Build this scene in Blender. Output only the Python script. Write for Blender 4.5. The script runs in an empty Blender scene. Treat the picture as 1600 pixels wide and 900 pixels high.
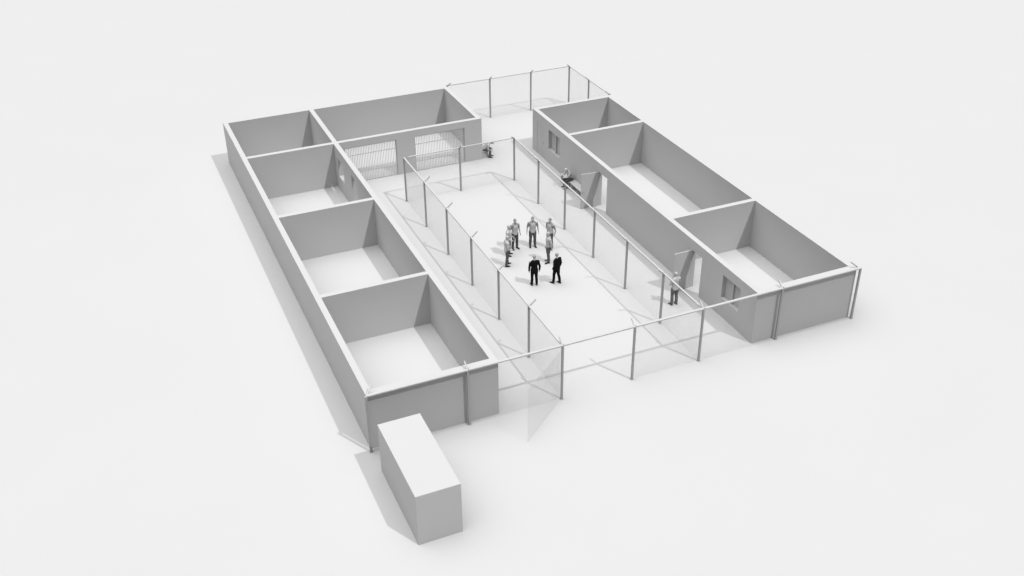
import bpy, bmesh, math, random
from mathutils import Vector, Matrix
random.seed(4)
S = bpy.context.scene
COL = S.collection

# ------------------------------------------------------------------ camera
YAW, PITCH, ROLL = 0.408184279, 0.549669322, -0.00820964
F = Vector((math.sin(YAW)*math.cos(PITCH), math.cos(YAW)*math.cos(PITCH), -math.sin(PITCH)))
r0 = F.cross(Vector((0, 0, 1))).normalized(); u0 = r0.cross(F)
RR = math.cos(ROLL)*r0 + math.sin(ROLL)*u0
UU = -math.sin(ROLL)*r0 + math.cos(ROLL)*u0
cam = bpy.data.cameras.new('camera'); co = bpy.data.objects.new('camera', cam); COL.objects.link(co)
co.matrix_world = Matrix(((RR.x, UU.x, -F.x, -7.55887525), (RR.y, UU.y, -F.y, -31.769784),
                          (RR.z, UU.z, -F.z, 27.1692594), (0, 0, 0, 1)))
cam.sensor_width = 36.0; cam.lens = 1634.2176/1600*36.0
cam.clip_end = 3000; cam.clip_start = 0.1
S.camera = co

# ------------------------------------------------------------------ sky: a neutral, overcast-like dome, brightest overhead
W = bpy.data.worlds.new("World"); S.world = W; W.use_nodes = True
nt = W.node_tree; nt.nodes.clear()
tc = nt.nodes.new('ShaderNodeTexCoord')
dot = nt.nodes.new('ShaderNodeVectorMath'); dot.operation = 'DOT_PRODUCT'
dot.inputs[1].default_value = Vector((-0.22, 0.04, 1.0)).normalized()
mx = nt.nodes.new('ShaderNodeMath'); mx.operation = 'MAXIMUM'; mx.inputs[1].default_value = 0.0
pw = nt.nodes.new('ShaderNodeMath'); pw.operation = 'POWER'; pw.inputs[1].default_value = 5.0
ml = nt.nodes.new('ShaderNodeMath'); ml.operation = 'MULTIPLY'; ml.inputs[1].default_value = 4.9
bg = nt.nodes.new('ShaderNodeBackground'); bg.inputs[0].default_value = (1, 1, 1, 1)
wo = nt.nodes.new('ShaderNodeOutputWorld')
nt.links.new(tc.outputs['Generated'], dot.inputs[0]); nt.links.new(dot.outputs['Value'], mx.inputs[0])
nt.links.new(mx.outputs[0], pw.inputs[0]); nt.links.new(pw.outputs[0], ml.inputs[0])
nt.links.new(ml.outputs[0], bg.inputs[1]); nt.links.new(bg.outputs[0], wo.inputs[0])

# ------------------------------------------------------------------ sun
sl = bpy.data.lights.new('sun', 'SUN'); so = bpy.data.objects.new('sun', sl); COL.objects.link(so)
SUN = Vector((-0.315, 0.60, -1.0)).normalized()
so.rotation_euler = SUN.to_track_quat('-Z', 'Y').to_euler()
so.location = (20, -20, 40)
sl.energy = 2.0; sl.angle = math.radians(0.7); sl.color = (1, 1, 1)

vs = S.view_settings
vs.view_transform = 'Standard'; vs.look = 'None'; vs.gamma = 1.0; vs.use_curve_mapping = False
vs.exposure = 0.19
S.cycles.max_bounces = 8; S.cycles.diffuse_bounces = 4
S.cycles.use_denoising = True

# ------------------------------------------------------------------ helpers
def mat(name, v, rough=0.85, var=0.03, scale=1.5, spec=0.15, bump=0.0):
    m = bpy.data.materials.new(name); m.use_nodes = True
    t = m.node_tree; b = t.nodes['Principled BSDF']
    b.inputs['Roughness'].default_value = rough; b.inputs['Specular IOR Level'].default_value = spec
    c = t.nodes.new('ShaderNodeTexCoord'); n = t.nodes.new('ShaderNodeTexNoise')
    n.inputs['Scale'].default_value = scale; n.inputs['Detail'].default_value = 6
    r = t.nodes.new('ShaderNodeMapRange'); r.inputs['From Min'].default_value = 0.3; r.inputs['From Max'].default_value = 0.7
    r.inputs['To Min'].default_value = v*(1-var); r.inputs['To Max'].default_value = v*(1+var)
    t.links.new(c.outputs['Object'], n.inputs['Vector']); t.links.new(n.outputs['Fac'], r.inputs['Value'])
    t.links.new(r.outputs[0], b.inputs['Base Color'])
    if bump:
        n2 = t.nodes.new('ShaderNodeTexNoise'); n2.inputs['Scale'].default_value = 25; n2.inputs['Detail'].default_value = 4
        bp = t.nodes.new('ShaderNodeBump'); bp.inputs['Strength'].default_value = bump; bp.inputs['Distance'].default_value = 0.01
        t.links.new(c.outputs['Object'], n2.inputs['Vector']); t.links.new(n2.outputs['Fac'], bp.inputs['Height'])
        t.links.new(bp.outputs[0], b.inputs['Normal'])
    return m
CLAY = 0.40
M = dict(
    ground=mat('pale ground', CLAY, var=0.006, scale=0.15),
    wall=mat('pale plaster', CLAY, var=0.008, scale=0.6, bump=0.05),
    block=mat('pale panel', CLAY, var=0.006, scale=0.8),
    door=mat('door paint', CLAY*0.97, var=0.01),
    frame=mat('window frame paint', CLAY*0.9, var=0.01),
    post=mat('galvanised steel', 0.29, rough=0.7, var=0.04, scale=6), rail=mat('pale rail paint', CLAY*.98, rough=0.7, var=0.02, scale=6),
    wire=mat('wire steel', 0.26, rough=0.6, var=0.05, scale=6),
    bars=mat('barred gate steel', 0.37, rough=0.6, var=0.05, scale=6),
    bench=mat('bench slab', CLAY, var=0.01),
    skin=mat('skin', 0.36, rough=0.6, var=0.04, scale=9),
    hair=mat('fair hair', 0.34, rough=0.8, var=0.12, scale=40),
    hairdark=mat('grey hair', 0.16, rough=0.8, var=0.12, scale=40),
    shirt=mat('grey shirt', 0.21, rough=0.9, var=0.08, scale=12),
    shirtlight=mat('light shirt', 0.36, rough=0.9, var=0.06, scale=12),
    vest=mat('light vest', 0.38, rough=0.9, var=0.06, scale=12),
    trousers=mat('dark grey trousers', 0.075, rough=0.9, var=0.12, scale=14),
    shoe=mat('black shoe', 0.008, rough=0.5),
    suit=mat('black suit', 0.0045, rough=0.85, var=0.1, scale=14, spec=0.08),
    suithair=mat('light hair', 0.25, rough=0.8, var=0.1, scale=40),
)

def obj(name, bm, m, parent=None, smooth=False, weld=False):
    if weld: bmesh.ops.remove_doubles(bm, verts=bm.verts, dist=1e-5)
    me = bpy.data.meshes.new(name); bm.to_mesh(me); bm.free()
    me.materials.append(M[m])
    if smooth:
        for p in me.polygons: p.use_smooth = True
    o = bpy.data.objects.new(name, me); COL.objects.link(o)
    if parent: o.parent = parent
    return o

def thing(name, label, cat, loc=(0, 0, 0), group=None, rz=0):
    o = bpy.data.objects.new(name, None); COL.objects.link(o)
    o.location = loc; o.rotation_euler = (0, 0, rz); o.empty_display_size = 0.3
    o['label'] = label; o['category'] = cat
    if group: o['group'] = group
    return o

def box(bm, x0, x1, y0, y1, z0, z1, bev=0.0):
    vs_ = [bm.verts.new((x, y, z)) for z in (z0, z1) for x, y in ((x0, y0), (x1, y0), (x1, y1), (x0, y1))]
    a = vs_
    fs = [bm.faces.new(f) for f in ((a[3], a[2], a[1], a[0]), (a[4], a[5], a[6], a[7]), (a[0], a[1], a[5], a[4]),
                                    (a[1], a[2], a[6], a[5]), (a[2], a[3], a[7], a[6]), (a[3], a[0], a[4], a[7]))]
    if bev:
        es = list({e for f in fs for e in f.edges})
        bmesh.ops.bevel(bm, geom=es, offset=bev, segments=2, affect='EDGES', profile=0.5)

def tube(bm, p, q, r, n=10, caps=True, r2=None):
    p, q = Vector(p), Vector(q); d = (q-p).normalized()
    a = d.orthogonal().normalized(); b = d.cross(a)
    if r2 is None: r2 = r
    A = [bm.verts.new(p + (a*math.cos(2*math.pi*i/n) + b*math.sin(2*math.pi*i/n))*r) for i in range(n)]
    B = [bm.verts.new(q + (a*math.cos(2*math.pi*i/n) + b*math.sin(2*math.pi*i/n))*r2) for i in range(n)]
    for i in range(n):
        j = (i+1) % n; f = bm.faces.new((A[i], A[j], B[j], B[i])); f.smooth = n > 4
    if caps:
        bm.faces.new(A[::-1]); bm.faces.new(B)

def lerp(a, b, t): return a + (b-a)*t

def loft(bm, rings, n=14):
    """rings: (centre, axis_a * ra, axis_b * rb) vectors; closed tube through them"""
    prev = None
    for c, a, b in rings:
        cur = [bm.verts.new(c + a*math.cos(2*math.pi*i/n) + b*math.sin(2*math.pi*i/n)) for i in range(n)]
        if prev:
            for i in range(n):
                j = (i+1) % n; bm.faces.new((prev[i], prev[j], cur[j], cur[i]))
        else: bm.faces.new(cur[::-1])
        prev = cur
    bm.faces.new(prev)
    return bm

def limb(bm, pts, rad, n=12, ref=Vector((1, 0, 0))):
    rings = []
    for i, p in enumerate(pts):
        d = (pts[min(i+1, len(pts)-1)] - pts[max(i-1, 0)]).normalized()
        b = d.cross(ref)
        if b.length < .1: b = d.cross(Vector((0, 0, 1)))
        b.normalize(); a = b.cross(d).normalized()
        r = rad[i]; ra, rb = (r if isinstance(r, tuple) else (r, r))
        rings.append((p, a*ra, b*rb))
    loft(bm, rings, n)

def ball(bm, c, r, seg=14):
    m = Matrix.Translation(c) @ Matrix.Diagonal((r[0], r[1], r[2], 1))
    bmesh.ops.create_uvsphere(bm, u_segments=seg, v_segments=10, radius=1, matrix=m)

# ------------------------------------------------------------------ ground
bm = bmesh.new()
v = [bm.verts.new(p) for p in ((-900, -600, 0), (900, -600, 0), (900, 1400, 0), (-900, 1400, 0))]
bm.faces.new(v)
g = obj('ground', bm, 'ground'); g['kind'] = 'structure'

# ------------------------------------------------------------------ plan (metres)
H = 2.70; T = 0.272
B = 5.548; C = 18.044; D = 23.495; E = 14.525
P, P2, P3, YB = 23.782, 15.929, 7.600, 29.749
Q, Q2, Z = 19.203, 7.641, 23.953
FY, FH = -0.165, 2.71
FX = [-0.03, 4.161, 8.356, 11.744, 15.128, 19.253, 23.56]
GY = [3.19, 6.594, 9.998, 13.40, 16.80, 20.20]
FM = 11.711
LX = [14.56, 17.6, 20.6, 23.495]; LY, L2, L3 = 29.84, 26.932, 24.06

def build_walls(root, solids, holes):
    """solids: (name, x0,x1,y0,y1) boxes of height H, first come first served; holes: boxes cut out.
    Only faces between wall and air are made, so the parts meet without any doubled faces."""
    xs = sorted({round(v, 5) for s in solids for v in s[1:3]} | {round(v, 5) for h in holes for v in h[0:2]})
    ys = sorted({round(v, 5) for s in solids for v in s[3:5]} | {round(v, 5) for h in holes for v in h[2:4]})
    zs = sorted({0.0, H} | {round(v, 5) for h in holes for v in h[4:6]})
    cell = {}
    for i in range(len(xs)-1):
        cx = (xs[i]+xs[i+1])/2
        for j in range(len(ys)-1):
            cy = (ys[j]+ys[j+1])/2
            for s, (n, x0, x1, y0, y1) in enumerate(solids):
                if x0 < cx < x1 and y0 < cy < y1: break
            else: continue
            for k in range(len(zs)-1):
                cz = (zs[k]+zs[k+1])/2
                if any(h[0] < cx < h[1] and h[2] < cy < h[3] and h[4] < cz < h[5] for h in holes): continue
                cell[i, j, k] = s
    out = []
    for s, sd in enumerate(solids):
        bm = bmesh.new()
        for (i, j, k), t in cell.items():
            if t != s: continue
            X = (xs[i], xs[i+1]); Y = (ys[j], ys[j+1]); ZZ = (zs[k], zs[k+1])
            for ax, sg in ((0, 1), (0, -1), (1, 1), (1, -1), (2, 1), (2, -1)):
                nb = [i, j, k]; nb[ax] += sg
                if tuple(nb) in cell: continue
                if ax == 2 and sg == -1 and k == 0: continue
                lim = [X, Y, ZZ]; a, b = [q for q in (0, 1, 2) if q != ax]
                pts = []
                for ua, ub in ((0, 0), (1, 0), (1, 1), (0, 1)):
                    p = [0, 0, 0]; p[ax] = lim[ax][1 if sg > 0 else 0]; p[a] = lim[a][ua]; p[b] = lim[b][ub]; pts.append(p)
                f = bm.faces.new([bm.verts.new(p) for p in pts])
                f.normal_update()
                if f.normal[ax]*sg < 0: f.normal_flip()
        o = obj(sd[0], bm, 'wall', root, weld=True)
        out.append(o)
    return out

def window_x(root, x0, y0, y1, z0, z1, name='window'):
    """frame with a closed pane recessed to x0 and a deep middle mullion, in a wall that runs along Y"""
    bm = bmesh.new(); w = 0.04; e = 0.003; x1 = x0+0.05; xf = x0-0.02
    box(bm, xf, x1, y0+e, y0+w, z0+e, z1-e); box(bm, xf, x1, y1-w, y1-e, z0+e, z1-e)
    box(bm, xf, x1, y0+w, y1-w, z0+e, z0+w); box(bm, xf, x1, y0+w, y1-w, z1-w, z1-e)
    o = obj(name, bm, 'frame', root); c = (y0+y1)/2
    bm = bmesh.new(); box(bm, x0-0.09, x1, c-0.05, c+0.05, z0+w, z1-w); obj('mullion', bm, 'frame', o)
    for a, b in ((y0+w, c-0.05), (c+0.05, y1-w)):
        bm = bmesh.new(); box(bm, x0, x0+0.02, a+.001, b-.001, z0+w, z1-w); obj('pane', bm, 'frame', o)
    return o

def door_leaf(root, hinge, ang, width, height, label=None):
    """a leaf swung open about its hinge; > handle"""
    bm = bmesh.new(); box(bm, 0.0, width, -0.022, 0.022, 0.012, height, bev=0.003)
    o = obj('door', bm, 'door', root); o.location = (hinge[0], hinge[1], 0); o.rotation_euler = (0, 0, ang)
    if label: o['label'] = label
    for s in (-1, 1):
        bm = bmesh.new(); ye = s*0.065
        limb(bm, [Vector((width-0.07, s*0.018, 1.02)), Vector((width-0.07, ye, 1.02)), Vector((width-0.09, ye, 1.02)), Vector((width-0.19, ye, 1.02))], [.010]*4, 8)
        obj('handle', bm, 'post', o, smooth=True)
    return o

# ------------------------------------------------------------------ left building (L shape)
lb = thing('roofless_building', 'L-shaped roofless grey building, its rear hall closed by two wide barred gates', 'building', (0, 0, 0))
OP = [(5.90, 9.05), (10.21, 13.40)]; OPH = 2.27
solids = [
    ('outer_wall', 0, T, 0, YB), ('outer_wall', T, B, 0, T), ('outer_wall', B-T, B, T, P),
    ('outer_wall', T, E, YB-T, YB), ('outer_wall', E-T, E, P, YB-T),
    ('outer_wall', B, E-T, P, P+T),
    ('partition_wall', B-T, B, P, YB-T), ('partition_wall', T, B-T, P, P+T),
    ('partition_wall', T, B-T, P2, P2+T), ('partition_wall', T, B-T, P3, P3+T)]
holes = [(a, b, P-1e-3, P+T+1e-3, 0, OPH) for a, b in OP]
holes += [(B-T-1e-3, B+1e-3, 22.02, 23.17, 0.93, 2.10), (B-T-1e-3, B+1e-3, 19.26, 20.34, 0, 2.22)]
build_walls(lb, solids, holes)
for a, b in OP:       # two full-height barred gates
    bm = bmesh.new(); y0, y1 = P+0.02, P+0.06; e = 0.004; w = 0.03
    box(bm, a+e, a+w, y0, y1, 0.02, OPH-e); box(bm, b-w, b-e, y0, y1, 0.02, OPH-e)
    box(bm, a+w, b-w, y0+.003, y1-.003, OPH-w, OPH-e); box(bm, a+w, b-w, y0+.003, y1-.003, 0.02, 0.045)
    gt = obj('barred_gate', bm, 'bars', lb)
    for zc in (0.64, 1.76):
        bm = bmesh.new(); box(bm, a+w, b-w, y0-0.012, y0+0.002, zc-0.016, zc+0.016); obj('cross_rail', bm, 'bars', gt)
    n = 31; me = None
    for i in range(1, n):
        x = a+w + (b-a-2*w)*i/n
        if me is None:
            bm = bmesh.new(); tube(bm, (0, 0, 0.05), (0, 0, OPH-w), 0.014, 8, caps=False)
            o = obj('bar', bm, 'bars', gt); me = o.data
        else:
            o = bpy.data.objects.new('bar', me); COL.objects.link(o); o.parent = gt
        o.location = (x, P+0.042, 0)

# ------------------------------------------------------------------ right building
rb = thing('roofless_building', 'straight roofless grey building of three rooms with two doors standing open towards the yard', 'building', (C, 0, 0))
IN = Matrix.Translation((-C, 0, 0))
solids = [('outer_wall', 0, T, 0, Z), ('outer_wall', T, D-C, 0, T), ('outer_wall', D-C-T, D-C, T, Z),
          ('outer_wall', T, D-C-T, Z-T, Z), ('partition_wall', T, D-C-T, Q, Q+T), ('partition_wall', T, D-C-T, Q2, Q2+T)]
e = 1e-3
wins = [(1.24, 2.66, 0.98, 2.20), (20.05, 21.62, 0.92, 2.18)]
doors = [(4.45, 5.40, 2.16), (14.08, 15.16, 2.16)]
cd = (22.26, 23.30, 2.10)
holes = [(-e, T+e, a, b, c, d) for a, b, c, d in wins] + [(-e, T+e, a, b, 0, h) for a, b, h in doors] + [(-e, 0.06, cd[0], cd[1], 0, cd[2])]
build_walls(rb, solids, holes)
for a, b, c, d in wins: window_x(rb, 0.19, a, b, c, d)
door_leaf(rb, (-0.012, 5.375), math.radians(181), 0.97, 2.14)
door_leaf(rb, (-0.012, 15.13), math.radians(176), 1.02, 2.14)
bm = bmesh.new(); box(bm, 0.012, 0.052, cd[0]+.006, cd[1]-.006, 0.01, cd[2]-.006, bev=.003)
o = obj('door', bm, 'door', rb); o['label'] = 'closed door flush with the wall'
bm = bmesh.new(); limb(bm, [Vector((0.012, cd[0]+.09, 1.03)), Vector((-0.04, cd[0]+.09, 1.03)), Vector((-0.04, cd[0]+.11, 1.03)), Vector((-0.04, cd[0]+.21, 1.03))], [.01]*4, 8)
obj('handle', bm, 'post', o, smooth=True)

# ------------------------------------------------------------------ plain block in front
bm = bmesh.new(); box(bm, 0, 1.694, 0, 4.325, 0, 2.273, bev=0.008)
o = obj('closed_container', bm, 'block'); o.location = (0.01, -5.721, 0)
o['label'] = 'plain windowless white box, big as a container, on open ground before the L-shaped building'; o['category'] = 'container'

# ------------------------------------------------------------------ fences
def panel(root, p, q, h=2.66, name='mesh_panel', vp=0.06):
    """a welded wire panel between p and q"""
    bm = bmesh.new(); p = Vector(p); q = Vector(q); L = (q-p).length; d = (q-p)/L
    nrm = Vector((-d.y, d.x, 0))
    n = int(round(L/vp))
    for i in range(n+1):
        c = p + d*min(max(L*i/n, 0.01), L-0.01)
        tube(bm, c+Vector((0, 0, .03)), c+Vector((0, 0, h)), 0.0012, 4, caps=False)
    z = 0.05
    while z < h:
        o_ = nrm*0.0036
        tube(bm, p+o_+Vector((0, 0, z)), q+o_+Vector((0, 0, z)), 0.0012, 4, caps=False); z += 0.05
    return obj(name, bm, 'wire', root)

def post(root, x, y, ax, ay, h=FH):
    """square post with a cap, a base plate and an outrigger arm leaning towards (ax, ay)"""
    bm = bmesh.new(); box(bm, -.044, .044, -.044, .044, 0.012, h+.02, bev=.006); box(bm, -.048, .048, -.048, .048, h+.02, h+.034, bev=.004)
    box(bm, -.075, .075, -.075, .075, 0, 0.012)
    o = obj('post', bm, 'post', root); o.location = (x, y, 0)
    l = math.hypot(ax, ay) or 1; ux, uy = ax/l, ay/l; k = math.hypot(ax, ay)*0.33
    bm = bmesh.new(); tube(bm, (ux*.02, uy*.02, h), (ux*k, uy*k, h+.27), 0.038, 4)
    obj('outrigger_arm', bm, 'rail', o)
    return o

def rail(root, p, q, z=FH+.012, r=0.040, hh=0.022):
    """square top rail running along X or Y"""
    bm = bmesh.new()
    x0, x1 = sorted((p[0], q[0])); y0, y1 = sorted((p[1], q[1]))
    if x1-x0 < 1e-6: x0 -= r; x1 += r
    else: y0 -= r; y1 += r
    box(bm, x0, x1, y0, y1, z-hh, z+hh, bev=.003)
    return obj('top_rail', bm, 'rail', root)

# front fence
ff = thing('mesh_fence', 'long wire mesh fence across the front of both buildings, gate leaf swung open', 'fence', (FX[0], FY, 0))
def rel(p, r): return (p[0]-r.location.x, p[1]-r.location.y, 0)
for i, x in enumerate(FX): post(ff, x-FX[0], 0, (1 if i == 0 else (-1 if i == 6 else 0)), 1)
for i in range(6):
    rail(ff, (FX[i]-FX[0]+.045, 0), (FX[i+1]-FX[0]-.045, 0), z=FH+.045, r=.058, hh=.03)
    if i != 2: panel(ff, (FX[i]-FX[0]+.05, 0, 0), (FX[i+1]-FX[0]-.05, 0, 0))
gx, gy = FX[2]-FX[0], 0
gd = Vector((5.86-FX[2], -2.2-FY, 0)).normalized()
gp = Vector((gx, gy, 0)) + gd*0.07
gt = panel(ff, gp, gp+gd*3.15, h=2.62, name='gate_leaf')
gt['label'] = 'open mesh gate leaf swung outwards'

# yard fence (U shape behind the front fence)
yf = thing('mesh_fence', 'U-shaped wire mesh fence enclosing the circle of people between the buildings', 'fence', (FX[2], FY, 0))
x0, x1 = 0.0, FX[4]-FX[2]
ys = [g_-FY for g_ in GY]
for i, y in enumerate(ys): post(yf, x0, y, 1, -1 if i == 5 else 0)
post(yf, FM-FX[2], ys[5], 0, -1)
for i, y in enumerate(ys): post(yf, x1, y, -1, -1 if i == 5 else 0)
for xx in (x0, x1):
    prev = 0.0
    for y in ys:
        rail(yf, (xx, prev+.045), (xx, y-.045)); panel(yf, (xx, prev+.05, 0), (xx, y-.05, 0)); prev = y
for a, b in ((x0, FM-FX[2]), (FM-FX[2], x1)):
    rail(yf, (a+.045, ys[5]), (b-.045, ys[5])); panel(yf, (a+.05, ys[5], 0), (b-.05, ys[5], 0))

# rear corner fence
bf = thing('mesh_fence', 'wire mesh fence turning a corner at the rear, closing the gap between buildings', 'fence', (LX[0], LY, 0))
lx = [v_-LX[0] for v_ in LX]
for i, x in enumerate(lx): post(bf, x, 0, (-1 if i == 3 else (0.5 if i == 0 else 0)), -1)
for y in (L2, L3): post(bf, lx[3], y-LY, -1, 0)
for i in range(3):
    rail(bf, (lx[i]+.045, 0), (lx[i+1]-.045, 0)); panel(bf, (lx[i]+.05, 0, 0), (lx[i+1]-.05, 0, 0))
for a, b in ((LY, L2), (L2, L3)):
    rail(bf, (lx[3], a-LY-.045), (lx[3], b-LY+.045)); panel(bf, (lx[3], a-LY-.05, 0), (lx[3], b-LY+.05, 0))

# ------------------------------------------------------------------ benches
def bench(loc, rz, length, label):
    t = thing('bench', label, 'bench', loc, 'plain slab benches', rz)
    bm = bmesh.new(); box(bm, 0, length, 0, 0.44, 0.395, 0.45, bev=0.004); obj('seat', bm, 'bench', t)
    for x in (0.05, length/2-0.03, length-0.11):
        bm = bmesh.new(); box(bm, x, x+0.06, 0.015, 0.425, 0, 0.393); obj('leg', bm, 'bench', t)
    return t
bench((C-0.01, 16.25, 0), math.radians(90), 2.75, 'pale slab bench along the straight building beside its farther open door')
bench((E+0.01, 25.9, 0), math.radians(-90), 2.05, 'pale slab bench against the end wall of the hall with barred gates')

# ------------------------------------------------------------------ people
def remeshed(name, bm, m, parent, vox, keep=None):
    me = bpy.data.meshes.new(name)
    bmesh.ops.recalc_face_normals(bm, faces=bm.faces); bm.to_mesh(me); bm.free()
    tmp = bpy.data.objects.new('tmp', me); COL.objects.link(tmp)
    md = tmp.modifiers.new('r', 'REMESH'); md.mode = 'VOXEL'; md.voxel_size = vox; md.use_smooth_shade = True
    ms = tmp.modifiers.new('s', 'SMOOTH'); ms.iterations = 2; ms.factor = 0.5
    dg = bpy.context.evaluated_depsgraph_get()
    nm = bpy.data.meshes.new_from_object(tmp.evaluated_get(dg)); nm.name = name
    bpy.data.objects.remove(tmp); bpy.data.meshes.remove(me)
    nm.materials.clear(); nm.materials.append(M[m])
    for p in nm.polygons: p.use_smooth = True
    o = bpy.data.objects.new(name, nm); COL.objects.link(o)
    if parent: o.parent = parent
    return o


def person(label, loc, face, pose='stand', suit=False, scale=1.0, arms=None, hair='hair', stance=0.0, turn=0.0, nod=0.12, group=None, weight=0.0, bow=0.50):
    """local frame: facing +Y, feet on z = 0.  arms: per side (elbow offset, wrist offset) from the shoulder / elbow"""
    V = Vector
    sit = pose == 'sit'
    pel = V((0, -0.02, 0.55 if sit else 0.93))
    lean = bow if sit else 0.03
    def tor(x, y, z):       # torso frame, z measured from the pelvis
        return pel + V((x + weight*z*0.1, y*math.cos(lean) + z*math.sin(lean), z*math.cos(lean) - y*math.sin(lean)))
    AX = V((1, 0, 0)); AY = V((0, math.cos(lean), -math.sin(lean)))
    def torso(bm, g, z0=-0.10, z1=0.56, wide=0.0):
        prof = [(-0.12, .120, .085, 0), (-0.06, .163, .112, -.005), (0.02, .168, .115, 0), (0.10, .152, .104, .004), (0.18, .148, .098, .006),
                (0.28, .165, .108, .008), (0.38, .186, .116, .004), (0.45, .188, .108, -.004), (0.50, .160, .088, -.012), (0.535, .105, .070, -.018), (0.56, .065, .060, -.014)]
        rings = [(tor(0, y, z), AX*(a+g+wide*max(0, .1-z)), AY*(b+g+wide*max(0, .1-z))) for z, a, b, y in prof if z0 <= z <= z1]
        loft(bm, rings, 20)
    sh = [tor(-.195, -.01, .465), tor(.195, -.01, .465)]
    if arms is None:
        arms = [((-.06, -.03, -.29), (-.01, .07, -.25)), ((.06, -.03, -.29), (.01, .07, -.25))]
    el = [sh[i] + V(arms[i][0]) for i in (0, 1)]
    wr = [el[i] + V(arms[i][1]) for i in (0, 1)]
    if sit:
        hip = [pel+V((-.095, .02, -.02)), pel+V((.095, .02, -.02))]
        kn = [V((-.15, .45, .50)), V((.15, .45, .50))]
        an = [V((-.13, .47-.06+stance, .085)), V((.13, .47-.10-stance, .085))]
    else:
        hip = [pel+V((-.092, .01, -.03)), pel+V((.092, .01, -.03))]
        an = [V((-.125, -.01+stance, .085)), V((.125, -.03-stance, .085))]
        kn = [lerp(hip[i], an[i], .5) + V((0, .03, .01)) for i in (0, 1)]
    def leg(bm, i, g, lo=1.0):
        m1 = lerp(hip[i], kn[i], .45); m2 = lerp(kn[i], an[i], .35) + V((0, -.018, 0))
        end = lerp(kn[i], an[i], lo)
        limb(bm, [hip[i]+V((0, 0, .03)), m1, kn[i], m2, end], [.088+g, .080+g, .057+g, .058+g, (.040+g*1.5)], 14)
    def arm(bm, i, g, to='wrist'):
        s0 = sh[i] + V((.03 if i == 0 else -.03, 0, .0))
        if to == 'short':
            limb(bm, [s0, sh[i], lerp(sh[i], el[i], .4), lerp(sh[i], el[i], .82)], [.052+g, .058+g, .050+g, .045+g], 12)
        elif to == 'upper':
            limb(bm, [s0, sh[i], lerp(sh[i], el[i], .5), el[i], lerp(el[i], wr[i], .93)], [.055+g, .060+g, .050+g, .043+g, .033+g], 12)
        else:
            limb(bm, [s0, sh[i], lerp(sh[i], el[i], .5), el[i], lerp(el[i], wr[i], .35), wr[i]], [.050, .055, .046, .038, .038, .026], 12)
    # --- body: one continuous surface
    bm = bmesh.new()
    torso(bm, 0)
    nb = tor(0, -.012, .53); hc = tor(0, .02 + (.02 if sit else 0), .69) + V((0, (.03 if sit else 0), 0))
    limb(bm, [nb-V((0, 0, .03)), lerp(nb, hc, .35), lerp(nb, hc, .75)], [(.066, .060), .055, .056], 12)
    Rh = Matrix.Rotation(turn, 3, 'Z') @ Matrix.Rotation(-nod, 3, 'X')
    def hp(x, y, z): return hc + Rh @ V((x, y, z))
    def hball(c, r):
        tm = Matrix.Translation(hp(*c)) @ Rh.to_4x4() @ Matrix.Diagonal((*r, 1))
        bmesh.ops.create_uvsphere(bm, u_segments=16, v_segments=12, radius=1, matrix=tm)
    hball((0, -.008, .03), (.076, .094, .088)); hball((0, .028, -.030), (.060, .066, .078)); hball((0, .055, -.083), (.030, .028, .024))
    hball((0, .098, -.012), (.013, .020, .024)); hball((0, .088, .022), (.045, .012, .012)); hball((0, .088, -.050), (.024, .012, .010))
    for s in (-1, 1):
        hball((s*.078, -.005, -.005), (.010, .018, .030)); hball((s*.030, .086, .003), (.012, .009, .008)); hball((s*.040, .070, -.028), (.020, .018, .016))
    for i in (0, 1):
        arm(bm, i, 0)
        d = (wr[i]-el[i]).normalized(); sd = -1 if i == 0 else 1
        # hand: palm, four fingers, thumb
        inn = V((-sd, 0, 0)); inn = (inn - d*inn.dot(d)).normalized()          # palm faces the body
        fw = d.cross(inn)*(1 if i == 0 else -1)
        if fw.y < 0: fw = -fw
        pe = wr[i] + d*.085
        limb(bm, [wr[i]-d*.01, wr[i]+d*.04, pe], [(.024, .022), (.020, .040), (.017, .042)] if abs(inn.x) > .5 else [.026, .034, .034], 12, ref=inn)
        for k, (o_, ln) in enumerate(((.031, .068), (.011, .078), (-.010, .072), (-.030, .056))):
            b0 = pe - d*.012 + fw*o_; b1 = b0 + d*ln*.5 + inn*.006; b2 = b1 + d*ln*.38 + inn*.022
            limb(bm, [b0, b1, b2], [.0092, .0085, .0070], 8)
        t0 = wr[i]+d*.025+fw*.030; t1 = t0+d*.035+fw*.028+inn*.008; t2 = t1+d*.035+fw*.008+inn*.010
        limb(bm, [t0, t1, t2], [.012, .0105, .0085], 8)
    for i in (0, 1): leg(bm, i, 0)
    for i in (0, 1):
        limb(bm, [an[i]+V((0, -.04, -.04)), an[i]+V((0, .05, -.035)), an[i]+V((0, .14, -.055))], [(.030, .035), (.036, .034), (.034, .022)], 10)
    body = remeshed('person', bm, 'skin', None, 0.0075)
    body['label'] = label; body['category'] = 'person'
    if group: body['group'] = group
    # --- hair
    bm = bmesh.new()
    tm = Matrix.Translation(hp(0, -.016, .040)) @ Rh.to_4x4() @ Matrix.Diagonal((.081, .095, .087, 1))
    bmesh.ops.create_uvsphere(bm, u_segments=20, v_segments=14, radius=1, matrix=tm)
    inv = Rh.inverted()
    dead = [v_ for v_ in bm.verts if (lambda q: q.z < .008+max(0, q.y+.02)*.65)(inv @ (v_.co-hc))]
    bmesh.ops.delete(bm, geom=dead, context='VERTS')
    for f in bm.faces: f.smooth = True
    obj('hair', bm, 'suithair' if suit else hair, body, smooth=True)
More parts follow.
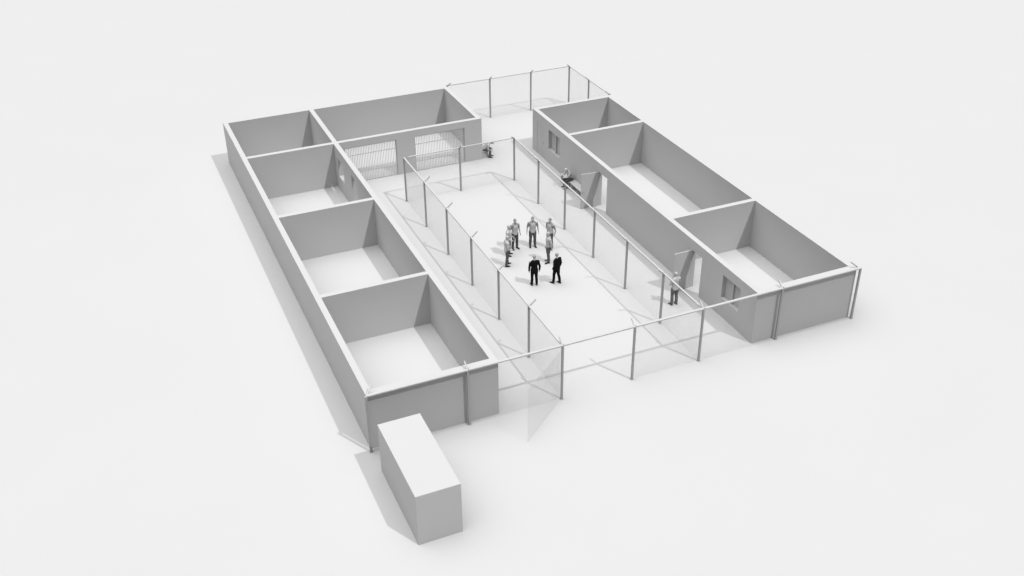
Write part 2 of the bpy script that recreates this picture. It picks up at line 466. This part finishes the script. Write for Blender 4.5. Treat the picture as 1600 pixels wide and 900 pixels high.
    # --- clothes
    if suit:
        bm = bmesh.new(); torso(bm, .020, z0=-.12, wide=.10); [arm(bm, i, .016, 'upper') for i in (0, 1)]
        rings = [(tor(0, 0, z), AX*a, AY*b) for z, a, b in ((-.20, .196, .142), (-.08, .190, .138), (.05, .178, .128))]
        loft(bm, rings, 20)
        remeshed('jacket', bm, 'suit', body, 0.009)
        bm = bmesh.new(); limb(bm, [tor(0, .0, .525), tor(0, .0, .575)], [(.068, .066), (.060, .060)], 14); obj('shirt_collar', bm, 'vest', body, smooth=True)
        tr = 'suit'
    else:
        bm = bmesh.new(); torso(bm, .010); [arm(bm, i, .012, 'short') for i in (0, 1)]
        remeshed('shirt', bm, 'shirtlight' if hair == 'hair' else 'shirt', body, 0.009)
        bm = bmesh.new()
        rings = [(tor(0, y, z), AX*(a+.022), AY*(b+.024)) for z, a, b, y in ((-0.08, .160, .112, 0), (0.02, .162, .112, 0), (0.10, .152, .104, .004), (0.18, .148, .1, .006), (0.28, .158, .108, .008), (0.38, .160, .112, .004), (0.45, .150, .100, -.004), (.49, .125, .085, -.01))]
        loft(bm, rings, 20)
        remeshed('vest', bm, 'vest', body, 0.009)
        tr = 'trousers'
    bm = bmesh.new()
    if sit: loft(bm, [(tor(0, 0, z), AX*a, AY*b) for z, a, b in ((-.11, .13, .12), (-.04, .175, .130), (.03, .172, .128))], 18)
    else: loft(bm, [(tor(0, 0, z), AX*a, AY*b) for z, a, b in ((-.13, .135, .095), (-.06, .178, .124), (.03, .178, .124), (.05, .172, .120))], 18)
    for i in (0, 1): leg(bm, i, .018, 0.97)
    remeshed('trousers', bm, tr, body, 0.009)
    for i in (0, 1):
        bm = bmesh.new(); o_ = an[i]
        ox = -.02 if i == 0 else .02
        limb(bm, [o_+V((0, -.075, -.045)), o_+V((0, -.03, -.035)), o_+V((0, .04, -.035)), o_+V((ox, .13, -.050)), o_+V((ox*1.4, .205, -.062))],
             [(.030, .036), (.040, .048), (.044, .046), (.049, .034), (.030, .020)], 14)
        ball(bm, o_+V((0, -.01, -.005)), (.046, .052, .05))
        sh_ = remeshed('shoe', bm, 'shoe', body, 0.008)
    fa = math.atan2(face[1], face[0]) - math.pi/2
    body.location = loc; body.rotation_euler = (0, 0, fa); body.scale = (scale,)*3
    return body

down = None
GP = 'people standing in a circle in the fenced yard'
out_arms = [((-.075, -.03, -.28), (-.03, .06, -.25)), ((.075, -.03, -.28), (.03, .06, -.25))]
bent = [((-.07, -.02, -.29), (.06, .20, -.12)), ((.07, -.02, -.29), (-.06, .20, -.12))]
crossed = [((-.06, .04, -.28), (.22, .14, .02)), ((.06, .04, -.28), (-.22, .16, .0))]
behind = [((-.09, -.07, -.28), (.05, -.02, -.25)), ((.09, -.07, -.28), (-.05, -.02, -.25))]
pocket = [((-.13, -.10, -.26), (.05, .13, -.20)), ((.07, -.02, -.29), (.0, .08, -.25))]
person('person in light vest, farthest in the circle, facing the two in black suits', (12.73, 12.34, 0), (-.25, -1), arms=out_arms, hair='hairdark', group=GP, scale=1.03)
person('person in light vest with hanging arms, just left of the farthest one in the circle', (11.79, 12.52, 0), (.12, -1), arms=out_arms, hair='hairdark', group=GP, scale=1.02)
person('person in pale shirt, middle of the three on the circle\'s left side, partly hidden', (11.21, 12.02, 0), (.85, -.55), arms=bent, group=GP, scale=1.02)
person('person in pale shirt, nearest of the three on the circle\'s left side, facing right', (10.71, 11.06, 0), (1, -.1), arms=bent, group=GP, scale=1.0, stance=.06)
person('person on the circle\'s right side mostly hidden behind the figure in front', (13.50, 11.83, 0), (-.9, -.45), arms=behind, hair='hairdark', group=GP, scale=1.02)
person('person in pale shirt facing left, in full view on the circle\'s right side', (12.78, 10.52, 0), (-1, .10), arms=behind, group=GP, scale=1.02, stance=.04)
person('person in black suit standing upright with back turned, left one of the two suits', (11.17, 8.74, 0), (.18, 1), suit=True, arms=[((-.075, -.04, -.285), (.0, .05, -.25)), ((.075, -.04, -.285), (.0, .05, -.25))], group=GP, scale=.98)
person('person in black suit with bent elbow and feet apart, right one of the two suits', (12.25, 8.45, 0), (-.40, 1), suit=True, arms=pocket, group=GP, scale=.985, stance=.10, weight=.5)
person('person in pale shirt standing alone beside the nearer open door of the straight building', (16.56, 4.33, 0), (-.05, 1), arms=crossed, scale=1.04)
person('person sitting on the bench beside the farther open door, leaning forward, arms on knees', (17.83, 18.05, 0), (-1, -.12), 'sit', arms=[((-.03, .16, -.20), (.06, .20, .0)), ((.03, .16, -.20), (-.06, .20, .0))], nod=.1)
person('person sitting on the bench at the end wall of the barred hall', (14.72, 24.05, 0), (1, -.45), 'sit', bow=.85, arms=[((-.05, -.04, -.27), (.05, .17, -.07)), ((.05, -.04, -.27), (-.05, .17, -.07))], nod=.1)
